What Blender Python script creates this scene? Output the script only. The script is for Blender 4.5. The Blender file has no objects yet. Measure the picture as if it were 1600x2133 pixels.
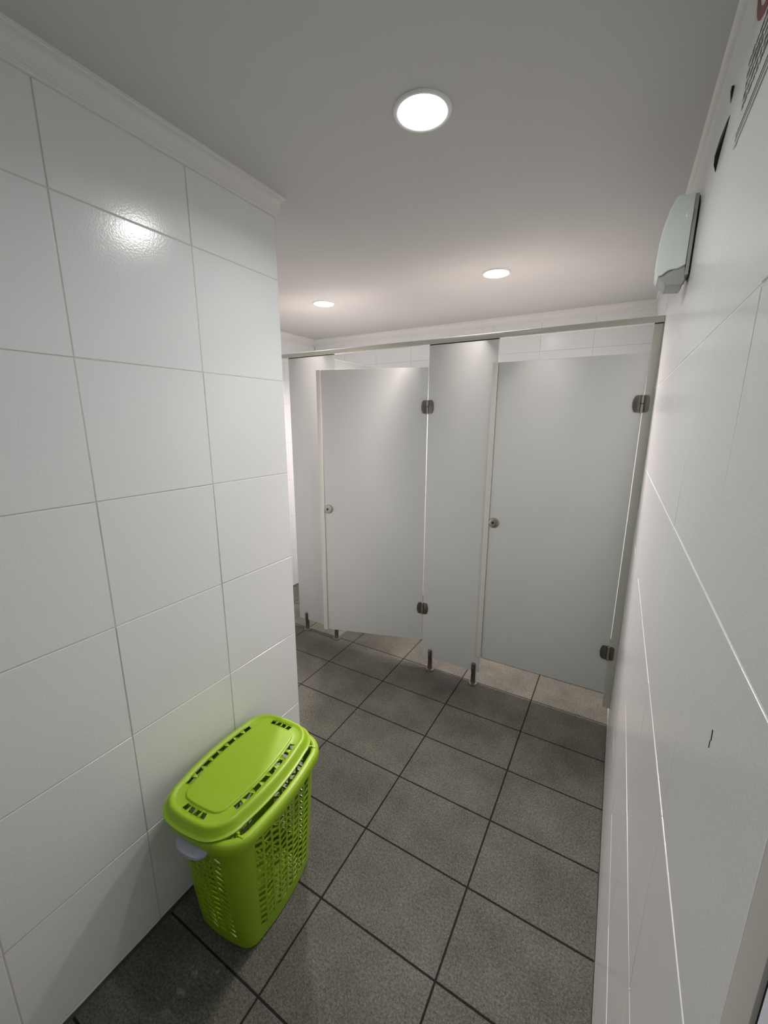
import bpy, bmesh, math, random
from math import sin, cos, pi, radians, sqrt
from mathutils import Vector, Matrix

random.seed(7)
sc = bpy.context.scene
COL = sc.collection
S = 1.1375            # every length below is in units of 1.1375 m; the scene is scaled once at the end

# ------------------------------------------------------------------ materials
def new_mat(name):
    m = bpy.data.materials.new(name); m.use_nodes = True
    nt = m.node_tree
    return m, nt, nt.nodes['Principled BSDF']

def simple(name, col, rough=.5, metal=0., noise=0., nscale=60., bump=0., bscale=300., spec=.5):
    m, nt, p = new_mat(name)
    p.inputs['Base Color'].default_value = (*col, 1)
    p.inputs['Roughness'].default_value = rough
    p.inputs['Metallic'].default_value = metal
    p.inputs['Specular IOR Level'].default_value = spec
    tc = nt.nodes.new('ShaderNodeTexCoord')
    if noise:
        n = nt.nodes.new('ShaderNodeTexNoise'); n.inputs['Scale'].default_value = nscale; n.inputs['Detail'].default_value = 4
        nt.links.new(tc.outputs['Object'], n.inputs['Vector'])
        mx = nt.nodes.new('ShaderNodeMix'); mx.data_type = 'RGBA'
        mx.inputs['A'].default_value = (*[c*(1-noise) for c in col], 1)
        mx.inputs['B'].default_value = (*[min(1, c*(1+noise)) for c in col], 1)
        nt.links.new(n.outputs['Fac'], mx.inputs['Factor'])
        nt.links.new(mx.outputs['Result'], p.inputs['Base Color'])
    if bump:
        n2 = nt.nodes.new('ShaderNodeTexNoise'); n2.inputs['Scale'].default_value = bscale; n2.inputs['Detail'].default_value = 2
        nt.links.new(tc.outputs['Object'], n2.inputs['Vector'])
        b = nt.nodes.new('ShaderNodeBump'); b.inputs['Strength'].default_value = bump; b.inputs['Distance'].default_value = .001
        nt.links.new(n2.outputs['Fac'], b.inputs['Height'])
        nt.links.new(b.outputs['Normal'], p.inputs['Normal'])
    return m

M = {}
M['tile'] = simple('glazed white tile', (.76, .783, .787), .19, noise=.025, nscale=3, bump=.22, bscale=190)
M['grout_light'] = simple('white wall grout', (.70, .70, .69), .8, noise=.1, nscale=40)
M['grout_wall'] = simple('pale wall grout', (.58, .58, .56), .8, noise=.15, nscale=40)
M['ceiling'] = simple('ceiling paint', (.585, .58, .565), .75, noise=.015, nscale=5, bump=.05, bscale=200)
M['cornice'] = simple('cornice paint', (.74, .74, .715), .6, noise=.015, nscale=8)
M['grout_floor'] = simple('dark floor grout', (.016, .0155, .017), .85, noise=.3, nscale=30, spec=.1)
M['sealant'] = simple('dark grimy sealant', (.030, .029, .027), .7, noise=.4, nscale=40)
M['door'] = simple('grey white laminate board', (.585, .61, .595), .36, noise=.02, nscale=9, bump=.03, bscale=500)
M['alu'] = simple('putty coloured coated aluminium', (.62, .62, .57), .32, noise=.02, nscale=12, spec=.55)
M['alu_dark'] = simple('greenish putty coated metal', (.47, .48, .42), .28, noise=.02, nscale=12, spec=.55)
M['nickel'] = simple('dark satin nickel', (.17, .16, .145), .36, .9, noise=.15, nscale=50)
M['nickel_light'] = simple('satin nickel', (.36, .345, .31), .32, .9, noise=.1, nscale=50)
M['gap'] = simple('black gap shade', (.006, .006, .006), .7, noise=.2)  # near black, stands in for the shade inside narrow gaps
M['green'] = simple('lime green plastic', (.26, .44, .008), .36, noise=.03, nscale=25, bump=.04, bscale=400)
M['grip'] = simple('blue grey rubbery plastic', (.34, .36, .44), .5, noise=.06, nscale=60)
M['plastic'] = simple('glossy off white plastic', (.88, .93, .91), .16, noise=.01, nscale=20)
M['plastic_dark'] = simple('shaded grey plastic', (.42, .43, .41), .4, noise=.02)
M['trim'] = simple('white enamel ring', (.82, .82, .82), .35, noise=.01)
M['paper'] = simple('laminated paper', (.62, .62, .585), .3, noise=.03, nscale=30)
M['ink'] = simple('grey black ink', (.07, .07, .06), .5, noise=.5, nscale=90)
M['red'] = simple('dark red ink', (.17, .008, .012), .4, noise=.1, nscale=60)
M['frame'] = simple('beige painted frame', (.50, .49, .46), .5, noise=.03, nscale=20)
M['door_leaf'] = simple('pale lilac white door paint', (.72, .73, .82), .45, noise=.02, nscale=20)
M['dark_mark'] = simple('black chip', (.008, .008, .010), .8, noise=.3)
M['liner'] = simple('dark bin liner', (.02, .02, .02), .35, noise=.2)

def floor_mat():
    m, nt, p = new_mat('speckled taupe floor tile')
    tc = nt.nodes.new('ShaderNodeTexCoord'); L = nt.links.new
    def nz(scale, detail, rough=.55):
        n = nt.nodes.new('ShaderNodeTexNoise'); n.inputs['Scale'].default_value = scale
        n.inputs['Detail'].default_value = detail; n.inputs['Roughness'].default_value = rough
        L(tc.outputs['Object'], n.inputs['Vector']); return n
    def ramp(src, a, b, ca, cb):
        r = nt.nodes.new('ShaderNodeValToRGB'); r.color_ramp.elements[0].position = a; r.color_ramp.elements[1].position = b
        r.color_ramp.elements[0].color = (*ca, 1); r.color_ramp.elements[1].color = (*cb, 1)
        L(src, r.inputs['Fac']); return r
    fine = ramp(nz(135, 4, .7).outputs['Fac'], .34, .67, (.050, .051, .042), (.150, .150, .127))
    cloud = ramp(nz(4.2, 6, .62).outputs['Fac'], .33, .67, (.70, .69, .68), (1.12, 1.11, 1.08))
    mul = nt.nodes.new('ShaderNodeMix'); mul.data_type = 'RGBA'; mul.blend_type = 'MULTIPLY'; mul.inputs['Factor'].default_value = 1
    L(fine.outputs['Color'], mul.inputs['A']); L(cloud.outputs['Color'], mul.inputs['B'])
    v = nt.nodes.new('ShaderNodeTexNoise'); v.inputs['Scale'].default_value = 320; v.inputs['Detail'].default_value = 2
    L(tc.outputs['Object'], v.inputs['Vector'])
    sp = ramp(v.outputs['Fac'], .63, .70, (0, 0, 0), (1, 1, 1))
    mx = nt.nodes.new('ShaderNodeMix'); mx.data_type = 'RGBA'
    L(sp.outputs['Color'], mx.inputs['Factor']); L(mul.outputs['Result'], mx.inputs['A']); mx.inputs['B'].default_value = (.26, .26, .225, 1)
    L(mx.outputs['Result'], p.inputs['Base Color'])
    p.inputs['Roughness'].default_value = .62; p.inputs['Specular IOR Level'].default_value = .12
    b = nt.nodes.new('ShaderNodeBump'); b.inputs['Strength'].default_value = .35; b.inputs['Distance'].default_value = .001
    L(nz(120, 4).outputs['Fac'], b.inputs['Height']); L(b.outputs['Normal'], p.inputs['Normal'])
    return m
M['floor'] = floor_mat()

def emit(name, col, strength):
    m, nt, p = new_mat(name)
    p.inputs['Base Color'].default_value = (.9, .9, .9, 1)
    p.inputs['Emission Color'].default_value = (*col, 1)
    p.inputs['Emission Strength'].default_value = strength
    return m
M['lamp_front'] = emit('neutral white lamp diffuser', (1.0, 1.0, .965), 18)
M['lamp_back'] = emit('warm pinkish lamp diffuser', (1.0, .88, .865), 45)

# ------------------------------------------------------------------ mesh builder
class MB:
    def __init__(s):
        s.v = []; s.f = []; s.mi = []; s.sm = []
    def add(s, vs, fs, mi=0, smooth=False):
        o = len(s.v); s.v += [tuple(v) for v in vs]
        for f in fs:
            s.f.append([o+i for i in f]); s.mi.append(mi); s.sm.append(smooth)
    def quad(s, a, b, c, d, mi=0, smooth=False): s.add([a, b, c, d], [(0, 1, 2, 3)], mi, smooth)
    def box(s, x0, x1, y0, y1, z0, z1, mi=0, bev=0., seg=2, xf=None):
        bm = bmesh.new(); bmesh.ops.create_cube(bm, size=1)
        for v in bm.verts:
            v.co = Vector(((x0+x1)/2+v.co.x*(x1-x0), (y0+y1)/2+v.co.y*(y1-y0), (z0+z1)/2+v.co.z*(z1-z0)))
        if bev: bmesh.ops.bevel(bm, geom=list(bm.edges), offset=bev, segments=seg, profile=.6, affect='EDGES')
        s.from_bm(bm, mi, bool(bev), xf)
    def from_bm(s, bm, mi=0, smooth=False, xf=None):
        bm.verts.index_update()
        s.add([(xf @ v.co if xf else v.co) for v in bm.verts], [[v.index for v in f.verts] for f in bm.faces], mi, smooth)
        bm.free()
    def prism(s, pts, axis, a, b, mi=0, bev=0., seg=2, smooth=False, xf=None):
        # pts: outline in the two other axes (in axis order); extruded along axis from a to b
        bm = bmesh.new()
        def P(p, t):
            l = [p[0], p[1]]; l.insert(axis, t); return Vector(l)
        A = [bm.verts.new(P(p, a)) for p in pts]; B = [bm.verts.new(P(p, b)) for p in pts]
        fa = bm.faces.new(A); fb = bm.faces.new(list(reversed(B)))
        n = len(pts)
        for i in range(n): bm.faces.new((A[i], B[i], B[(i+1) % n], A[(i+1) % n]))
        bmesh.ops.recalc_face_normals(bm, faces=bm.faces)
        if bev:
            ed = list(fa.edges)+list(fb.edges)
            bmesh.ops.bevel(bm, geom=ed, offset=bev, segments=seg, profile=.6, affect='EDGES')
        s.from_bm(bm, mi, smooth or bool(bev), xf)
    def lathe(s, prof, c=(0, 0, 0), n=40, axis='z', mi=0, cap0=True, cap1=True, a0=0., a1=2*pi):
        # prof: (radius, height)
        full = abs(a1-a0-2*pi) < 1e-6; m = n if full else n+1
        vs = []
        for r, h in prof:
            for k in range(m):
                a = a0+(a1-a0)*k/n; x, y = r*cos(a), r*sin(a)
                p = (x, y, h) if axis == 'z' else ((x, h, y) if axis == 'y' else (h, x, y))
                vs.append((p[0]+c[0], p[1]+c[1], p[2]+c[2]))
        fs = []
        for i in range(len(prof)-1):
            for k in range(n):
                k2 = (k+1) % m
                fs.append((i*m+k, i*m+k2, (i+1)*m+k2, (i+1)*m+k))
        s.add(vs, fs, mi, True)
        if cap0: s.add([vs[k] for k in range(m)], [list(range(m))], mi)
        if cap1: s.add([vs[(len(prof)-1)*m+k] for k in range(m)], [list(range(m))], mi)
    def build(s, name, mats, parent=None, loc=None, ang=35, merge=False):
        me = bpy.data.meshes.new(name); me.from_pydata(s.v, [], s.f)
        if not isinstance(mats, (list, tuple)): mats = [mats]
        for m in mats: me.materials.append(m)
        for p, mi, sm in zip(me.polygons, s.mi, s.sm): p.material_index = mi; p.use_smooth = sm
        bm = bmesh.new(); bm.from_mesh(me)
        if merge: bmesh.ops.remove_doubles(bm, verts=bm.verts, dist=2e-5)
        bmesh.ops.recalc_face_normals(bm, faces=bm.faces); bm.to_mesh(me); bm.free()
        me.update(); me.set_sharp_from_angle(angle=radians(ang))
        o = bpy.data.objects.new(name, me); COL.objects.link(o)
        if loc: o.location = loc
        if parent: o.parent = parent
        return o

def empty(name, loc, rz=0.):
    o = bpy.data.objects.new(name, None); COL.objects.link(o); o.location = loc; o.rotation_euler = (0, 0, rz)
    o.empty_display_size = .1
    return o
def tag(o, label, cat, group=None):
    o['label'] = label; o['category'] = cat
    if group: o['group'] = group
    return o
def struct(o): o['kind'] = 'structure'; return o
def copy_tree(o, parent=None):
    c = o.copy(); COL.objects.link(c)
    if parent: c.parent = parent
    for ch in list(o.children): copy_tree(ch, c)
    return c

# ------------------------------------------------------------------ room dimensions
XL = -1.0633; YE = 1.1199                # tiled wall beside the basket, and where it ends
XF = -2.50; YB = 3.05                    # far left wall, back wall
ZC = 2.190                               # ceiling
YN = -.75                                # wall behind the camera
def xr(y): return .105-.0085*y           # right wall (it is not quite parallel)
TH, TW, ZO, WO = .32342, .32253, .01535, .4749

def tiled(name, O, U, N, u0, u1, v0, v1, uo, vo, thick=.08, grout='grout_wall', gu=.0011):
    """a wall of glazed tiles: every tile has rounded edges and stands a little proud of its grout"""
    O, U, N = Vector(O), Vector(U).normalized(), Vector(N).normalized(); V = Vector((0, 0, 1))
    mb = MB(); g = .0011; b1, b2 = .0008, .0022; d = .0016
    i0 = math.floor((u0-uo)/TW)-1; i1 = math.ceil((u1-uo)/TW)+1
    j0 = math.floor((v0-vo)/TH)-1; j1 = math.ceil((v1-vo)/TH)+1
    for i in range(i0, i1):
        for j in range(j0, j1):
            a, b = max(u0, uo+i*TW+gu), min(u1, uo+(i+1)*TW-gu)
            c, e = max(v0, vo+j*TH+g), min(v1, vo+(j+1)*TH-g)
            if b-a < .006 or e-c < .006: continue
            tu, tv = random.uniform(-.0005, .0005), random.uniform(-.0005, .0005)
            rings = []
            for ins, h in ((0, -d), (.0003, -b1), (b1, -.0002), (b2, 0.)):
                ring = []
                for uu, vv, su, sv in ((a, c, 1, 1), (b, c, -1, 1), (b, e, -1, -1), (a, e, 1, -1)):
                    t = h+tu*(-su)+tv*(-sv) if h > -d else h
                    ring.append(O+U*(uu+su*ins)+V*(vv+sv*ins)+N*t)
                rings.append(ring)
            vs = [p for r in rings for p in r]; fs = []
            for r in range(3):
                for k in range(4): fs.append((r*4+k, r*4+(k+1) % 4, (r+1)*4+(k+1) % 4, (r+1)*4+k))
            mb.add(vs, fs, 0, True)
            mb.add(rings[3], [(0, 1, 2, 3)], 0, False)
    def P(u, v, n): return O+U*u+V*v+N*n
    vs = [P(u, v, n) for n in (-.0011, -thick) for u, v in ((u0, v0), (u1, v0), (u1, v1), (u0, v1))]
    mb.add(vs, [(0, 1, 2, 3)], 1)
    mb.add(vs, [(4, 5, 6, 7), (0, 1, 5, 4), (1, 2, 6, 5), (2, 3, 7, 6), (3, 0, 4, 7)], 1)
    return struct(mb.build(name, [M['tile'], M[grout]]))

wl = tiled('wall_left', (XL, 0, 0), (0, 1, 0), (1, 0, 0), YN, YE, 0, ZC, WO, ZO)
tiled('wall_return', (0, YE, 0), (1, 0, 0), (0, 1, 0), XF, XL-.003, 0, ZC, XL-TW*5, ZO, .05)
tiled('wall_far_left', (XF, 0, 0), (0, 1, 0), (1, 0, 0), YE, YB, 0, ZC, YB-TW*9+.25, ZO)
tiled('wall_back', (0, YB, 0), (1, 0, 0), (0, -1, 0), XF, .2, 0, ZC, -.238-TW*9, ZO)
dirR = Vector((-.0085, 1, 0)).normalized()
wr = tiled('wall_right', (.105, 0, 0), dirR, (-1, -.0085, 0), .288, YB+.05, 0, ZC, .2475, ZO, grout='grout_light', gu=.0003)
b = MB(); b.box(XL-.1, .4, YN-.06, YN, 0, ZC); struct(b.build('wall_near', M['ceiling']))
b = MB(); b.box(xr(0)+.045, xr(0)+.10, YN, .287, 0, ZC); b.box(xr(0)+.004, xr(0)+.045, YN, .287, 1.92, ZC); struct(b.build('wall_entrance', M['ceiling']))

# floor of 45 x 30 tiles
b = MB(); g = .0024
FU, FV, OU, OV = .39557, .26652, -1.46775, 1.30335
x0, x1, y0, y1 = XF-.02, .16, YN, YB+.02
for i in range(-5, 6):
    for j in range(-10, 10):
        a, c = max(x0, OU+i*FU+g), min(x1, OU+(i+1)*FU-g)
        e, f = max(y0, OV+j*FV+g), min(y1, OV+(j+1)*FV-g)
        if c-a < .004 or f-e < .004: continue
        if a < XL-.1 and f < YE-.1: continue
        h = random.uniform(-.0003, .0003)
        vs = []
        for ins, z in ((0, -.003), (.0006, -.0006), (.0018, h)):
            vs += [(a+ins, e+ins, z), (c-ins, e+ins, z), (c-ins, f-ins, z), (a+ins, f-ins, z)]
        fs = [(r*4+k, r*4+(k+1) % 4, r*4+4+(k+1) % 4, r*4+4+k) for r in range(2) for k in range(4)]
        b.add(vs, fs, 0, True); b.add(vs[8:], [(0, 1, 2, 3)], 0)
b.box(x0, x1, y0, y1, -.06, -.0016, 1)
struct(b.build('floor', [M['floor'], M['grout_floor']]))

# grimy sealant where floor and walls meet
def bead(name, p, q, off, r=.006):
    mb = MB(); p, q = Vector(p), Vector(q); o = Vector(off)
    n = 24; vs = []
    for k in range(n+1):
        c = p+(q-p)*k/n; w = r*random.uniform(.75, 1.35); h = r*random.uniform(.7, 1.1)
        vs += [c, c+Vector((0, 0, h)), c+o*w*.55+Vector((0, 0, h*.55)), c+o*w]
    fs = []
    for k in range(n):
        for j in range(3): fs.append((k*4+j, k*4+j+1, k*4+5+j, k*4+4+j))
    mb.add(vs, fs, 0, True)
    return struct(mb.build(name, M['sealant']))
bead('baseboard_left', (XL, YN, 0), (XL, YE, 0), (1, 0, 0), .0075)
bead('baseboard_right', (xr(.29)+.0006, .29, 0), (xr(2.06)+.0006, 2.06, 0), (-1, 0, 0), .004)
bead('baseboard_back', (XF, YB, 0), (.075, YB, 0), (0, -1, 0), .004)
bead('baseboard_far_left', (XF, YE, 0), (XF, YB, 0), (1, 0, 0), .005)

# ceiling
b = MB(); b.box(XF-.05, .22, YN, YB+.05, ZC, ZC+.06); struct(b.build('ceiling', M['ceiling']))

# cornices: a small two step lip on the wall, a cove and a lip on the ceiling
def cornice_profile():
    D, Pp = .050, .043            # drop, projection
    pts = [(0, -D), (.008, -D), (.0105, -D+.003), (.0105, -D+.009), (.0135, -D+.010), (.0155, -D+.0125), (.0155, -D+.0160)]
    for k in range(9):
        a = k/8*pi/2; pts.append((.0160+.0200*(1-cos(a)), -D+.0170+.0245*sin(a)))
    pts += [(.0365, -.0080), (.0405, -.0080), (.0425, -.0060), (Pp, 0)]
    return pts
CP = cornice_profile()
def cornice(name, p, q, out, m0=0., m1=0.):
    mb = MB(); p, q, out = Vector(p), Vector(q), Vector(out); d = (q-p).normalized()
    n = len(CP); vs = []
    for o, z in CP: vs.append(p+out*o+d*(m0*o)+Vector((0, 0, z)))
    for o, z in CP: vs.append(q+out*o-d*(m1*o)+Vector((0, 0, z)))
    mb.add(vs, [(i, i+1, n+i+1, n+i) for i in range(n-1)], 0, True)
    for k in (0, 1):
        c = [vs[k*n+i] for i in range(n)]+[(p if k == 0 else q)+Vector((0, 0, 0))]
        mb.add(c, [list(range(n+1))], 0)
    return struct(mb.build(name, M['cornice'], ang=25))
cornice('trim_1', (XL, YN, ZC), (XL, YE+.004, ZC), (1, 0, 0))
cornice('trim_2', (XF, YB, ZC), (xr(YB), YB, ZC), (0, -1, 0), 1, 0)
cornice('trim_3', (XF, YE, ZC), (XF, YB, ZC), (1, 0, 0), 0, 1)
b = MB()
vs = []
for y in (.29, YB-.05):
    for o, z in ((0, -.006), (.006, -.0055), (.010, -.003), (.012, 0)): vs.append((xr(y)-o, y, ZC+z))
b.add(vs, [(i, i+1, 5+i, 4+i) for i in range(3)], 0, True)
struct(b.build('trim_4', M['cornice']))

# entrance: frame strip and door leaf at the near end of the right wall
b = MB(); b.box(xr(.25)-.0002, xr(.25)+.06, .2552, .2878, 0, 1.92, bev=.0008); struct(b.build('trim_5', M['frame']))
b = MB(); b.box(xr(.2)+.0004, xr(.2)+.044, -.55, .2508, .008, 1.92, bev=.002); struct(b.build('door_1', M['door_leaf']))
b = MB(); b.box(xr(.2)+.0020, xr(.2)+.05, .2506, .2554, 0, 1.92); struct(b.build('door_gap_shade', M['gap']))  # black strip painted as the shade between frame and door leaf

# black raised marks and a dash on the right wall tiles
def mark(pts, h=.0006):
    P = [Vector((xr(q[1-1]), q[0], q[1])) for q in pts]
    Q = [p+Vector((-(q[2] if len(q) > 2 else h), 0, 0)) for p, q in zip(P, pts)]
    b = MB(); n = len(P); b.add(P+Q, [list(range(n, 2*n))]+[(i, (i+1) % n, n+(i+1) % n, n+i) for i in range(n)], 0)
    b.build('wall_mark', M['dark_mark'], wr)
mark([(1.052, 2.066), (1.043, 2.070), (1.040, 2.064), (1.050, 2.054, .0008), (1.056, 2.050, .0004)], .0036)
mark([(1.035, 2.022, .0004), (1.055, 2.012, .002), (1.100, 1.993, .0068), (1.115, 1.984, .0055), (1.125, 1.976, .0008), (1.112, 1.998, .0070), (1.085, 2.014, .0048), (1.055, 2.026, .001)])
mark([(.432, 1.222), (.4335, 1.221), (.432, 1.2105), (.4305, 1.212)])
mark([(.4335, 1.209), (.4345, 1.209), (.434, 1.201), (.433, 1.202)])

# ------------------------------------------------------------------ downlights
FRONT, BACK = (.985, 1.0, .972), (1.0, .85, .835)
def downlight(x, y, label, light_mat, col, power, spread):
    r = empty('recessed_downlight', (x, y, ZC)); tag(r, label, 'ceiling light', 'round ceiling downlights')
    b = MB(); b.lathe([(.067, 0), (.067, -.002), (.064, -.0055), (.060, -.006), (.0565, -.0045), (.0555, -.001)], n=64, cap0=False, cap1=False)
    b.build('trim_ring', M['trim'], r)
    b = MB(); b.lathe([(.0556, -.0012), (.054, -.0042), (.040, -.0062), (.020, -.0070), (.004, -.0072)], n=48, cap0=False, cap1=True)
    b.build('lamp_diffuser', light_mat, r)
    l = bpy.data.lights.new('lamp', 'AREA'); l.shape = 'DISK'; l.size = .105*S; l.spread = radians(spread); l.color = col; l.energy = power
    lo_ = bpy.data.objects.new('lamp', l); COL.objects.link(lo_); lo_.parent = r; lo_.location = (0, 0, -.0085)
    return r
downlight(-.4835, 1.002, 'large glowing round downlight nearest the camera, above the basket walkway', M['lamp_front'], FRONT, 5.0, 157)
downlight(-.4835, -.20, 'round fill downlight added on the ceiling behind the viewpoint, unseen', M['lamp_front'], FRONT, 0.9, 150)  # added fill lamp out of view, lifts the lower stall doors
downlight(-.6190, 2.131, 'glowing round downlight above the right-hand closed stall door', M['lamp_back'], BACK, 31, 142)
downlight(-1.666, 2.136, 'small glowing round downlight farthest left, near the ceiling corner', M['lamp_back'], BACK, 31, 142)

# ------------------------------------------------------------------ toilet stalls
YP = 2.08                 # front face of the stall panels
ZB, ZT = .082, 1.882
def foot(parent, x):
    f = MB()
    f.lathe([(.0275, 0), (.0275, .003), (.025, .0068), (.016, .009), (.0140, .013), (.0130, .070), (.0136, ZB-.003), (.0138, ZB-.001)], c=(x, YP+.004, 0), n=28)
    # half round tongue clamping the front of the board
    f.lathe([(.0124, ZB-.002), (.0124, .127), (.011, .133), (.008, .1370)], c=(x, YP-.0004, 0), n=18, a0=pi, a1=2*pi)
    f.box(x-.0124, x+.0124, YP-.001, YP-.0002, ZB-.002, .132)
    o = f.build('support_foot', M['nickel'], parent)
    s = MB(); s.lathe([(.0043, 0), (.0043, -.0012), (.003, -.0018)], c=(x, YP-.0124, .110), n=14, axis='y')
    s.build('screw', M['nickel_light'], o)
    return o
def pilaster(x0, x1, feet, label):
    r = empty('cubicle_front_board', (0, 0, 0)); tag(r, label, 'stall panel')
    p = MB(); p.box(x0, x1, YP, YP+.018, ZB, ZT, bev=.0012); p.build('panel', M['door'], r)
    s = MB(); s.box(x0+.001, x1-.001, YP+.001, YP+.016, ZT-.0002, ZT+.0042); s.build('top_gap_shade', M['gap'], r)  # black strip painted as the shadow gap under the rail
    for x in feet: foot(r, x)
    return r
pilaster(-1.922, -1.563, (-1.855, -1.592), 'narrow fixed grey stall panel at the far left, partly behind the ajar door')
board = pilaster(-.9345, -.572, (-.880, -.606), 'fixed grey stall panel between the two doors, on two metal feet')

# post against the right wall
r = empty('wall_post', (0, 0, 0)); tag(r, 'slim beige stall post fixed against the right tiled wall', 'post')
p = MB(); p.box(.0535, xr(YP)-.0007, YP-.002, YP+.020, .110, ZT, bev=.0012); p.build('post_profile', M['alu_dark'], r)
p = MB(); p.box(.0545, xr(YP)-.0015, YP-.0015, YP+.019, ZT-.0002, ZT+.0042); p.build('top_gap_shade', M['gap'], r)  # the same painted shade between post top and rail

# hinges: two D shaped leaves either side of a knuckled barrel
def hinge(parent, x, z, right=.034, yf=YP, fixed=None, xoff=0.):
    hz = .035
    def leaf(sx, ext):
        pts = []
        xi, xo = .0075, ext
        if sx > 0 and ext < .03:
            pts = [(xi, -hz), (xo-.006, -hz), (xo, -hz+.008), (xo, hz-.008), (xo-.006, hz), (xi, hz)]
        else:
            pts = [(xi, -hz), (xo*.62, -hz)]
            for k in range(9):
                a = -pi/2+pi*k/8; pts.append((xo*.62+xo*.38*cos(a), (hz-.006)*sin(a)*1.0+(.006*sin(a))))
            pts += [(xo*.62, hz), (xi, hz)]
            # drop doubles
            pts = [pts[i] for i in range(len(pts)) if i == 0 or (abs(pts[i][0]-pts[i-1][0])+abs(pts[i][1]-pts[i-1][1])) > 1e-5]
        return [(x+sx*a, z+c) for a, c in pts]
    h = MB()
    h.prism(leaf(-1, .035), 1, yf-.0055, yf-.0002, bev=.0012)
    if fixed:
        q = MB(); q.prism([(a+xoff, c) for a, c in leaf(1, right)], 1, YP-.0055, YP-.0002, bev=.0012)
        lf = q.build('hinge_leaf', M['nickel'], fixed)
    else: h.prism(leaf(1, right), 1, yf-.0055, yf-.0002, bev=.0012)
    o = h.build('hinge', M['nickel'], parent)
    c = MB()
    for a, bb in ((-hz-.002, -.001), (.001, hz)):
        c.lathe([(.0052, a), (.006, a+.001), (.006, bb-.001), (.0052, bb)], c=(x+(xoff if fixed else 0), (YP if fixed else yf)-.006, z), n=20)
    xx, yy = (x+xoff, YP) if fixed else (x, yf)
    c.box(xx-.007, xx+.007, yy-.003, yy-.0004, z-hz, z+hz, 1)
    c.build('hinge_barrel', [M['nickel_light'], M['gap']], lf if fixed else o)
    return o

def door(label, x_h, w, wall_side):
    """built closed about its hinge line at x_h; the left edge carries an overlapping strip"""
    r = empty('stall_door', (x_h, YP, 0)); tag(r, label, 'stall door')
    p = MB(); p.box(-w, -.002, 0, .018, .185, 1.775, bev=.0012); p.build('door_panel', M['door'], r)
    p = MB(); p.box(-w-.0275, -w-.0012, -.0075, -.0003, .184, 1.775, bev=.0015)
    p.box(-w-.004, -w-.0014, -.0003, .018, .184, 1.775); p.build('edge_strip', M['alu'], r)
    k = MB(); kx, kz = -w+.024, .978
    k.lathe([(.0265, 0), (.0265, -.003), (.0245, -.0075), (.020, -.0095), (.011, -.0098), (.0105, -.0075), (.001, -.0075)], c=(kx, -.0003, kz), n=40, axis='y')
    ko = k.build('lock_rosette', M['nickel_light'], r)
    s = MB(); s.box(kx-.0085, kx+.001, -.0094, -.0076, kz-.0055, kz+.0055, bev=.0004); s.build('indicator_slot', M['gap'], ko)
    return r
d1 = door('grey stall door standing slightly ajar, left of the middle panel', -.9375, .605, False)
for z in (1.571, .398): 
    hinge(d1, .0015, z, yf=0, fixed=board, xoff=-.9375)
d1.rotation_euler = (0, 0, radians(17.5))
d2 = door('closed grey stall door next to the right tiled wall', .0525, .6185, True)
for z in (1.571, .405): hinge(d2, 0., z, right=.0245, yf=0)
for o in d2.children:
    if o.name.startswith('hinge'): o.location.x = -.004

# divider between the two left cubicles
dv = MB(); dv.box(-1.598, -1.580, YP+.019, YB-.002, .12, 1.862, bev=.0012)
dvo = dv.build('stall_divider', M['door']); tag(dvo, 'pale dividing partition running back behind the ajar stall door', 'partition')

# head rail along the top of all stalls
r = empty('head_rail', (0, 0, 0)); tag(r, 'long beige metal rail running over the stall doors', 'rail')
XR0, XR1 = XF+.003, xr(YP)-.0007
p = MB()
p.box(XR0, XR1, YP-.006, YP+.026, 1.8862, 1.9115, bev=.0016)
p.build('rail_profile', M['alu_dark'], r)

# ------------------------------------------------------------------ air freshener on the right wall
yd0, yd1 = 1.330, 1.425
xb = xr(1.37)
r = empty('air_freshener_dispenser', (0, 0, 0)); tag(r, 'white plastic air freshener dispenser mounted high on the right wall', 'dispenser')
prof = [(xb-.011, 2.0300), (.0490, 2.0315), (.0440, 2.0270), (.0335, 2.002), (.0255, 1.968), (.0208, 1.935), (.0192, 1.898), (.0200, 1.872),
        (.0215, 1.862), (.0265, 1.857), (.035, 1.8585), (.043, 1.8655), (.052, 1.8690), (.066, 1.869), (xb-.012, 1.876)]
p = MB(); p.prism(prof, 1, yd0, yd1, bev=.0035, seg=3); p.build('cover', M['plastic'], r)
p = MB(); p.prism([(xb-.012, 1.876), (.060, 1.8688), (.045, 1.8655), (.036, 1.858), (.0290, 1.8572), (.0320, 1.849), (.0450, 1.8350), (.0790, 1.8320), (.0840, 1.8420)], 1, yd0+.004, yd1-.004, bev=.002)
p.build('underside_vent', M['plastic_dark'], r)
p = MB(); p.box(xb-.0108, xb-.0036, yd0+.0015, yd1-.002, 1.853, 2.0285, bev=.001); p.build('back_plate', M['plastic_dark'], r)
p = MB(); p.box(xb-.0036, xr(yd1)-.0008, yd0+.005, yd1-.005, 1.860, 2.024); p.build('wall_gap_shade', M['gap'], r)  # black filler for the shadow gap behind the back plate
p = MB(); p.lathe([(.0130, 0), (.0130, -.0012), (.0120, -.0018)], c=(xb-.012, yd0+.0004, 1.9835), n=24, axis='y', a0=pi/2, a1=3*pi/2); p.build('release_button', M['plastic'], r)

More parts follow.
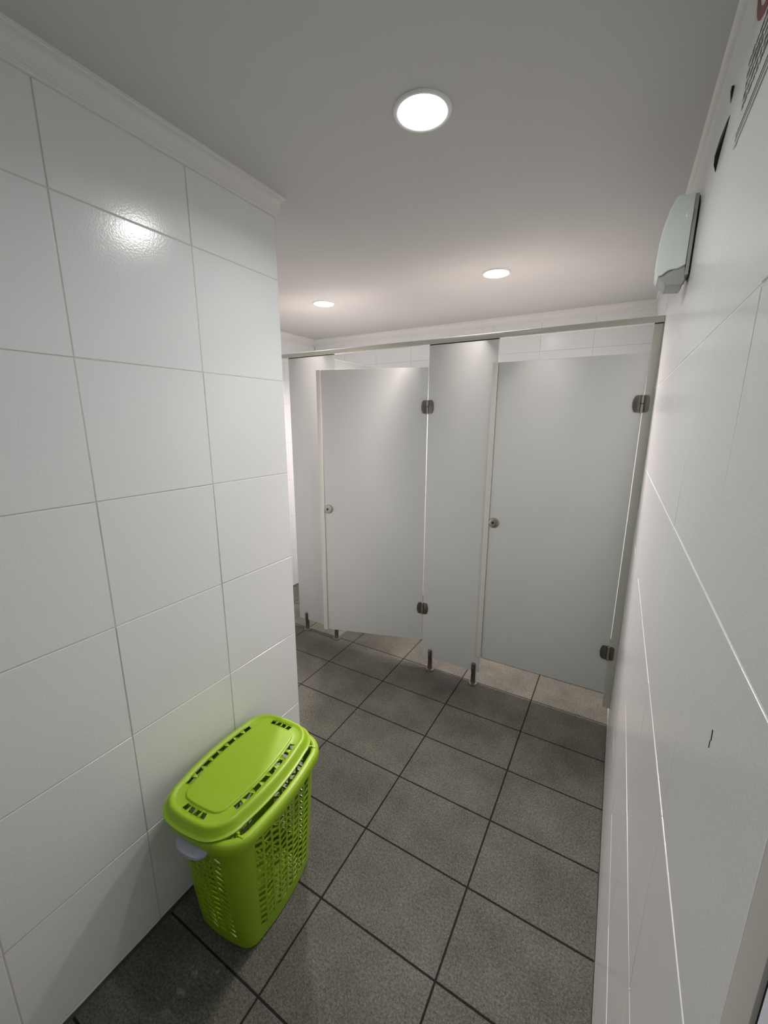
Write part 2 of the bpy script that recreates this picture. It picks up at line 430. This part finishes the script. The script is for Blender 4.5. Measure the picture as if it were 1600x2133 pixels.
# ------------------------------------------------------------------ sign on the right wall
r = empty('wall_sign', (0, 0, 0)); tag(r, 'pale paper notice with a red ring, top right wall above the dispenser', 'sign')
def wallbox(mb, ya, yb, za, zb, off, th, mi=0):
    P = []
    for t in (off, off+th):
        for y, z in ((ya, za), (yb, za), (yb, zb), (ya, zb)): P.append((xr(y)-t, y, z))
    mb.add(P, [(0, 1, 2, 3), (4, 5, 6, 7), (0, 1, 5, 4), (1, 2, 6, 5), (2, 3, 7, 6), (3, 0, 4, 7)], mi)
p = MB(); wallbox(p, .690, .915, 1.913, 2.170, .0008, .0012); p.build('sheet', M['paper'], r)
p = MB(); n = 72; vs = []
for rad in (.1085, .0945):
    for t in (.0021, .0027):
        for k in range(n):
            a = 2*pi*k/n; y = .800+rad*cos(a); vs.append((xr(y)-t, y, 2.128+min(.040, rad*sin(a))))
fs = []
for k in range(n):
    k2 = (k+1) % n
    fs += [(n+k, n+k2, 3*n+k2, 3*n+k), (k, k2, n+k2, n+k), (2*n+k, 2*n+k2, 3*n+k2, 3*n+k)]
p.add(vs, fs, 0)
p.build('red_ring', M['red'], r)
p = MB(); wallbox(p, .735, .865, 2.098, 2.108, .0021, .0005); p.build('picture_bar', M['ink'], r)
p = MB()
for row, z in enumerate((2.004, 1.989, 1.976, 1.962, 1.949)):
    y = .893-random.uniform(0, .012)
    while y > .72:
        w = random.uniform(.008, .026)
        wallbox(p, y-w, y, z, z+random.uniform(.005, .0085), .0021, .0004); y -= w+random.uniform(.004, .010)
wallbox(p, .700, .905, 1.925, 1.9275, .0021, .0004); wallbox(p, .700, .905, 1.918, 1.9195, .0021, .0004)
p.build('small_print', M['ink'], r)

# ------------------------------------------------------------------ laundry basket
BX, BY, BROT = -.878, .695, .095
basket = empty('laundry_basket', (BX, BY, 0), BROT)
tag(basket, 'lime green plastic lattice laundry basket with lid on the floor by the left wall', 'laundry basket')
def perim(hx, hy, rad, seg, t, bulge=(.010, .004)):
    """point and outward normal on a rounded rectangle with bowed sides; seg 0..7 = E, NE, N, NW, W, SW, S, SE"""
    ax, ay = hx-rad, hy-rad
    if seg % 2:
        cx, cy, a0 = {1: (ax, ay, 0), 3: (-ax, ay, pi/2), 5: (-ax, -ay, pi), 7: (ax, -ay, 1.5*pi)}[seg]
        a = a0+t*pi/2; return Vector((cx+rad*cos(a), cy+rad*sin(a), 0)), Vector((cos(a), sin(a), 0))
    s = 2*t-1; k = 1-s*s
    if seg == 0: return Vector((hx+bulge[0]*k, ay*s, 0)), Vector((1, .25*s*bulge[0]/.012*.2, 0)).normalized()
    if seg == 4: return Vector((-hx-bulge[0]*k, -ay*s, 0)), Vector((-1, 0, 0))
    if seg == 2: return Vector((-ax*s, hy+bulge[1]*k, 0)), Vector((0, 1, 0))
    return Vector((ax*s, -hy-bulge[1]*k, 0)), Vector((0, -1, 0))
def loop(hx, hy, rad, ns=12, nc=8, bulge=(.010, .004)):
    out = []
    for seg in range(8):
        n = nc if seg % 2 else ns
        for k in range(n): out.append(perim(hx, hy, rad, seg, k/n, bulge)[0])
    return out
ZR = .425
def dims(z):
    f = (z/ZR); f2 = 1-(1-f)**1.5
    return .108+.019*f2*.6+.019*f*.4, .151+.038*f2*.6+.038*f*.4, .043+.019*f
def BP(seg, t, z, ins=0.):
    hx, hy, rad = dims(z); p, n = perim(hx, hy, rad, seg, t); p = p-n*ins
    return Vector((p.x, p.y, z))
body = MB(); TK = .0028
def cell(seg, t0, t1, zs, z0l, z0r, z1l, z1r):
    """a piece of wall between t0 and t1, lower and upper z at both ends"""
    A = [BP(seg, t0, z0l), BP(seg, t1, z0r), BP(seg, t1, z1r), BP(seg, t0, z1l)]
    B = [BP(seg, t0, z0l, TK), BP(seg, t1, z0r, TK), BP(seg, t1, z1r, TK), BP(seg, t0, z1l, TK)]
    body.add(A+B, [(0, 1, 2, 3), (4, 5, 6, 7), (0, 1, 5, 4), (1, 2, 6, 5), (2, 3, 7, 6), (3, 0, 4, 7)], 0)
def sheet(seg, t0, t1, z0, z1, nt, nz):
    vs = []
    for ins in (0, TK):
        for j in range(nz+1):
            for i in range(nt+1): vs.append(BP(seg, t0+(t1-t0)*i/nt, z0+(z1-z0)*j/nz, ins))
    W = nt+1; H = (nz+1)*W; fs = []
    for o in (0, H):
        for j in range(nz):
            for i in range(nt): fs.append((o+j*W+i, o+j*W+i+1, o+(j+1)*W+i+1, o+(j+1)*W+i))
    for i in range(nt): fs += [(i, i+1, H+i+1, H+i), (nz*W+i, nz*W+i+1, H+nz*W+i+1, H+nz*W+i)]
    for j in range(nz): fs += [(j*W, (j+1)*W, H+(j+1)*W, H+j*W), (j*W+nt, (j+1)*W+nt, H+(j+1)*W+nt, H+j*W+nt)]
    body.add(vs, fs, 0, True)
ZL0, ZL1, ROWS = .048, .398, 15
for seg in range(8):
    if seg % 2:
        sheet(seg, 0, 1, .010, ZR, 8, 14); continue
    nc = 8 if seg in (0, 4) else 4
    sheet(seg, 0, 1, .010, ZL0, 12, 2); sheet(seg, 0, 1, ZL1, ZR, 12, 2)
    rib = .24/nc
    for c in range(nc+1):
        t = c/nc; sheet(seg, max(0, t-rib/2), min(1, t+rib/2), ZL0, ZL1, 1, 14)
    pitch = (ZL1-ZL0)/ROWS
    for c in range(nc):
        t0, t1 = c/nc+rib*.4, (c+1)/nc-rib*.4
        up = (c % 2 == 1) if seg in (0, 4) else (c % 2 == 0)
        sl = pitch*(.06 if up else -.55)
        for k in range(-1, ROWS+2):
            zc_ = ZL0+k*pitch; h = pitch*.17
            lo = [zc_-h-sl/2, zc_-h+sl/2, zc_+h-sl/2, zc_+h+sl/2]
            lo = [min(max(z, ZL0-.002), ZL1+.002) for z in lo]
            if max(lo)-min(lo) < .001: continue
            cell(seg, t0, t1, None, *lo)
# base plate with a rounded foot
l0 = loop(*dims(.012)); hx, hy, rad = dims(0); l1 = loop(hx-.006, hy-.006, rad-.004)
n = len(l0)
vs = [Vector((p.x, p.y, .012)) for p in l0]+[Vector((p.x, p.y, .003)) for p in loop(hx-.001, hy-.001, rad)]+[Vector((p.x, p.y, .0006)) for p in l1]
body.add(vs, [(r*n+k, r*n+(k+1) % n, (r+1)*n+(k+1) % n, (r+1)*n+k) for r in range(2) for k in range(n)], 0, True)
body.add(vs[2*n:], [list(range(n))], 0)
body.build('body', M['green'], basket)
# rolled rim
rim = MB(); hx, hy, rad = dims(ZR)
prof = [(-.0030, .400), (-.0030, .440), (.000, .4465), (.006, .4495), (.013, .4490), (.0195, .4455), (.0225, .438), (.0235, .428), (.0225, .418), (.0195, .4165), (.0185, .424), (.0165, .436), (.006, .440), (.0005, .436), (.0003, .400)]
vs = []
for o, z in prof: vs += [Vector((p.x, p.y, z)) for p in loop(hx+o, hy+o, rad+o)]
n = len(loop(hx, hy, rad)); m = len(prof)
rim.add(vs, [(r*n+k, r*n+(k+1) % n, ((r+1) % m)*n+(k+1) % n, ((r+1) % m)*n+k) for r in range(m) for k in range(n)], 0, True)
rim.build('rim', M['green'], basket, ang=50)
# lid: flange, steep skirt, shoulder, dished top with a ring of slots round a raised panel
lid = MB(); LX, LY, LR = .132, .218, .090
def lring(d, z): return [Vector((p.x, p.y, z)) for p in loop(LX-d, LY-d, max(LR-d, .012), bulge=(.012, .0022))]
prof = [(-.003, -.004), (-.003, 0), (.003, .0015), (.006, .004), (.011, .018), (.0145, .0235), (.019, .0255), (.0235, .0250), (.028, .0215), (.033, .0200)]
vs = [p for d, z in prof for p in lring(d, z)]
lid.add(vs, [(r*n+k, r*n+(k+1) % n, (r+1)*n+(k+1) % n, (r+1)*n+k) for r in range(len(prof)-1) for k in range(n)], 0, True)
# slotted band from inset .036 to .058
D0, D1, Z0 = .033, .052, .0200
def lp(seg, t, d): 
    p, _ = perim(LX-d, LY-d, max(LR-d, .012), seg, t, (.012, .0022)); return Vector((p.x, p.y, Z0))
for seg in range(8):
    if seg % 2:
        for k in range(8): lid.quad(lp(seg, k/8, D0), lp(seg, (k+1)/8, D0), lp(seg, (k+1)/8, D1), lp(seg, k/8, D1), 0, True)
        continue
    nsl = 8 if seg in (0, 4) else 4
    da, db = D0+.0015, D1-.0015
    for k in range(nsl):
        g0, g1 = k/nsl, (k+1)/nsl; w = (g1-g0)*.15; sk = (g1-g0)*(.09 if k % 2 else -.09)
        lid.quad(lp(seg, g0, D0), lp(seg, g0+w+sk, D0), lp(seg, g0+w-sk, D1), lp(seg, g0, D1))
        lid.quad(lp(seg, g1-w+sk, D0), lp(seg, g1, D0), lp(seg, g1, D1), lp(seg, g1-w-sk, D1))
        for a, bq in ((D0, da), (db, D1)):
            fa = sk*(1-2*(a-D0)/(D1-D0)); fb = sk*(1-2*(bq-D0)/(D1-D0))
            m_ = 4
            for q in range(m_):
                u, v = q/m_, (q+1)/m_
                L0, L1 = g0+w, g1-w
                lid.quad(lp(seg, L0+fa+(L1-L0)*u, a), lp(seg, L0+fa+(L1-L0)*v, a), lp(seg, L0+fb+(L1-L0)*v, bq), lp(seg, L0+fb+(L1-L0)*u, bq))
prof = [(D1, .0200), (.0555, .0204), (.0575, .0235), (.0595, .0245), (.061, .0245), (.066, .0245)]
vs = [p for d, z in prof for p in lring(d, z)]
lid.add(vs, [(r*n+k, r*n+(k+1) % n, (r+1)*n+(k+1) % n, (r+1)*n+k) for r in range(len(prof)-1) for k in range(n)], 0, True)
lid.add(lring(.066, .0245), [list(range(n))], 0)
bm_l = lid
lo = lid.build('lid', M['green'], basket, ang=40, merge=True)
lo.location = (-.021, .000, .4530); lo.rotation_euler = (0, radians(-1.0), radians(-1.0))
md = lo.modifiers.new('thickness', 'SOLIDIFY'); md.thickness = .0022*S; md.offset = -1
# hinge straps of the lid
for sy in (-1, 1):
    st = MB(); st.box(.106, .114, sy*.160-.003, sy*.160+.003, .4405, .4525, bev=.001)
    st.box(.112, .130, sy*.164-.0025, sy*.164+.0025, .4475, .4510, bev=.001)
    st.build('lid_strap', M['green'], basket)
# grey grips on both short ends
for sy in (-1, 1):
    gp = MB(); vs = []; NX = 20; prof = [(0, .425), (.012, .426), (.027, .420), (.034, .410), (.035, .400), (.030, .392), (.020, .390), (.012, .396), (.006, .408)]
    for k in range(NX+1):
        s_ = 2*k/NX-1; sc_ = sqrt(max(0., 1-abs(s_)**3.2))*.96+.04
        base = -(dims(.41)[1]+.006+.008*(1-(s_*.5)**2))
        for o_, z in prof: vs.append(Vector((s_*.057, sy*-1*(base-o_*sc_), .420+(z-.422)*.72*sc_)))
    m = len(prof)
    gp.add(vs, [(k*m+j, k*m+(j+1) % m, (k+1)*m+(j+1) % m, (k+1)*m+j) for k in range(NX) for j in range(m)], 0, True)
    gp.add(vs[:m], [list(range(m))]); gp.add(vs[-m:], [list(range(m))])
    go = gp.build('handle', M['grip'], basket); go['label'] = 'blue grey grip'

# ------------------------------------------------------------------ scale to metres
for me in bpy.data.meshes: me.transform(Matrix.Scale(S, 4)); me.update()
for o in bpy.data.objects: o.location = o.location*S

# ------------------------------------------------------------------ camera
yaw, pit, rol = .526118, .22142, .0028929
f = Vector((-sin(yaw)*cos(pit), cos(yaw)*cos(pit), -sin(pit)))
rr = Vector((cos(yaw), sin(yaw), 0)); u = rr.cross(f)
r2 = rr*cos(rol)+u*sin(rol); u2 = u*cos(rol)-rr*sin(rol)
cam = bpy.data.cameras.new('camera'); co = bpy.data.objects.new('camera', cam); COL.objects.link(co)
co.matrix_world = Matrix.Translation((0, 0, 1.5*S)) @ Matrix((r2, u2, -f)).transposed().to_4x4()
cam.sensor_fit = 'HORIZONTAL'; cam.sensor_width = 36; cam.lens = 848.478/1600*36
cam.clip_start = .01; cam.clip_end = 50
sc.camera = co

# ------------------------------------------------------------------ world and view
w = bpy.data.worlds.new('world'); sc.world = w; w.use_nodes = True
w.node_tree.nodes['Background'].inputs['Color'].default_value = (.9, .95, 1, 1)
w.node_tree.nodes['Background'].inputs['Strength'].default_value = .02
sc.view_settings.view_transform = 'Standard'; sc.view_settings.look = 'None'
sc.view_settings.exposure = .07; sc.view_settings.gamma = 1; sc.view_settings.use_curve_mapping = False
sc.cycles.use_denoising = True
sc.cycles.max_bounces = 14; sc.cycles.diffuse_bounces = 8; sc.cycles.glossy_bounces = 6
sc.cycles.sample_clamp_indirect = 8
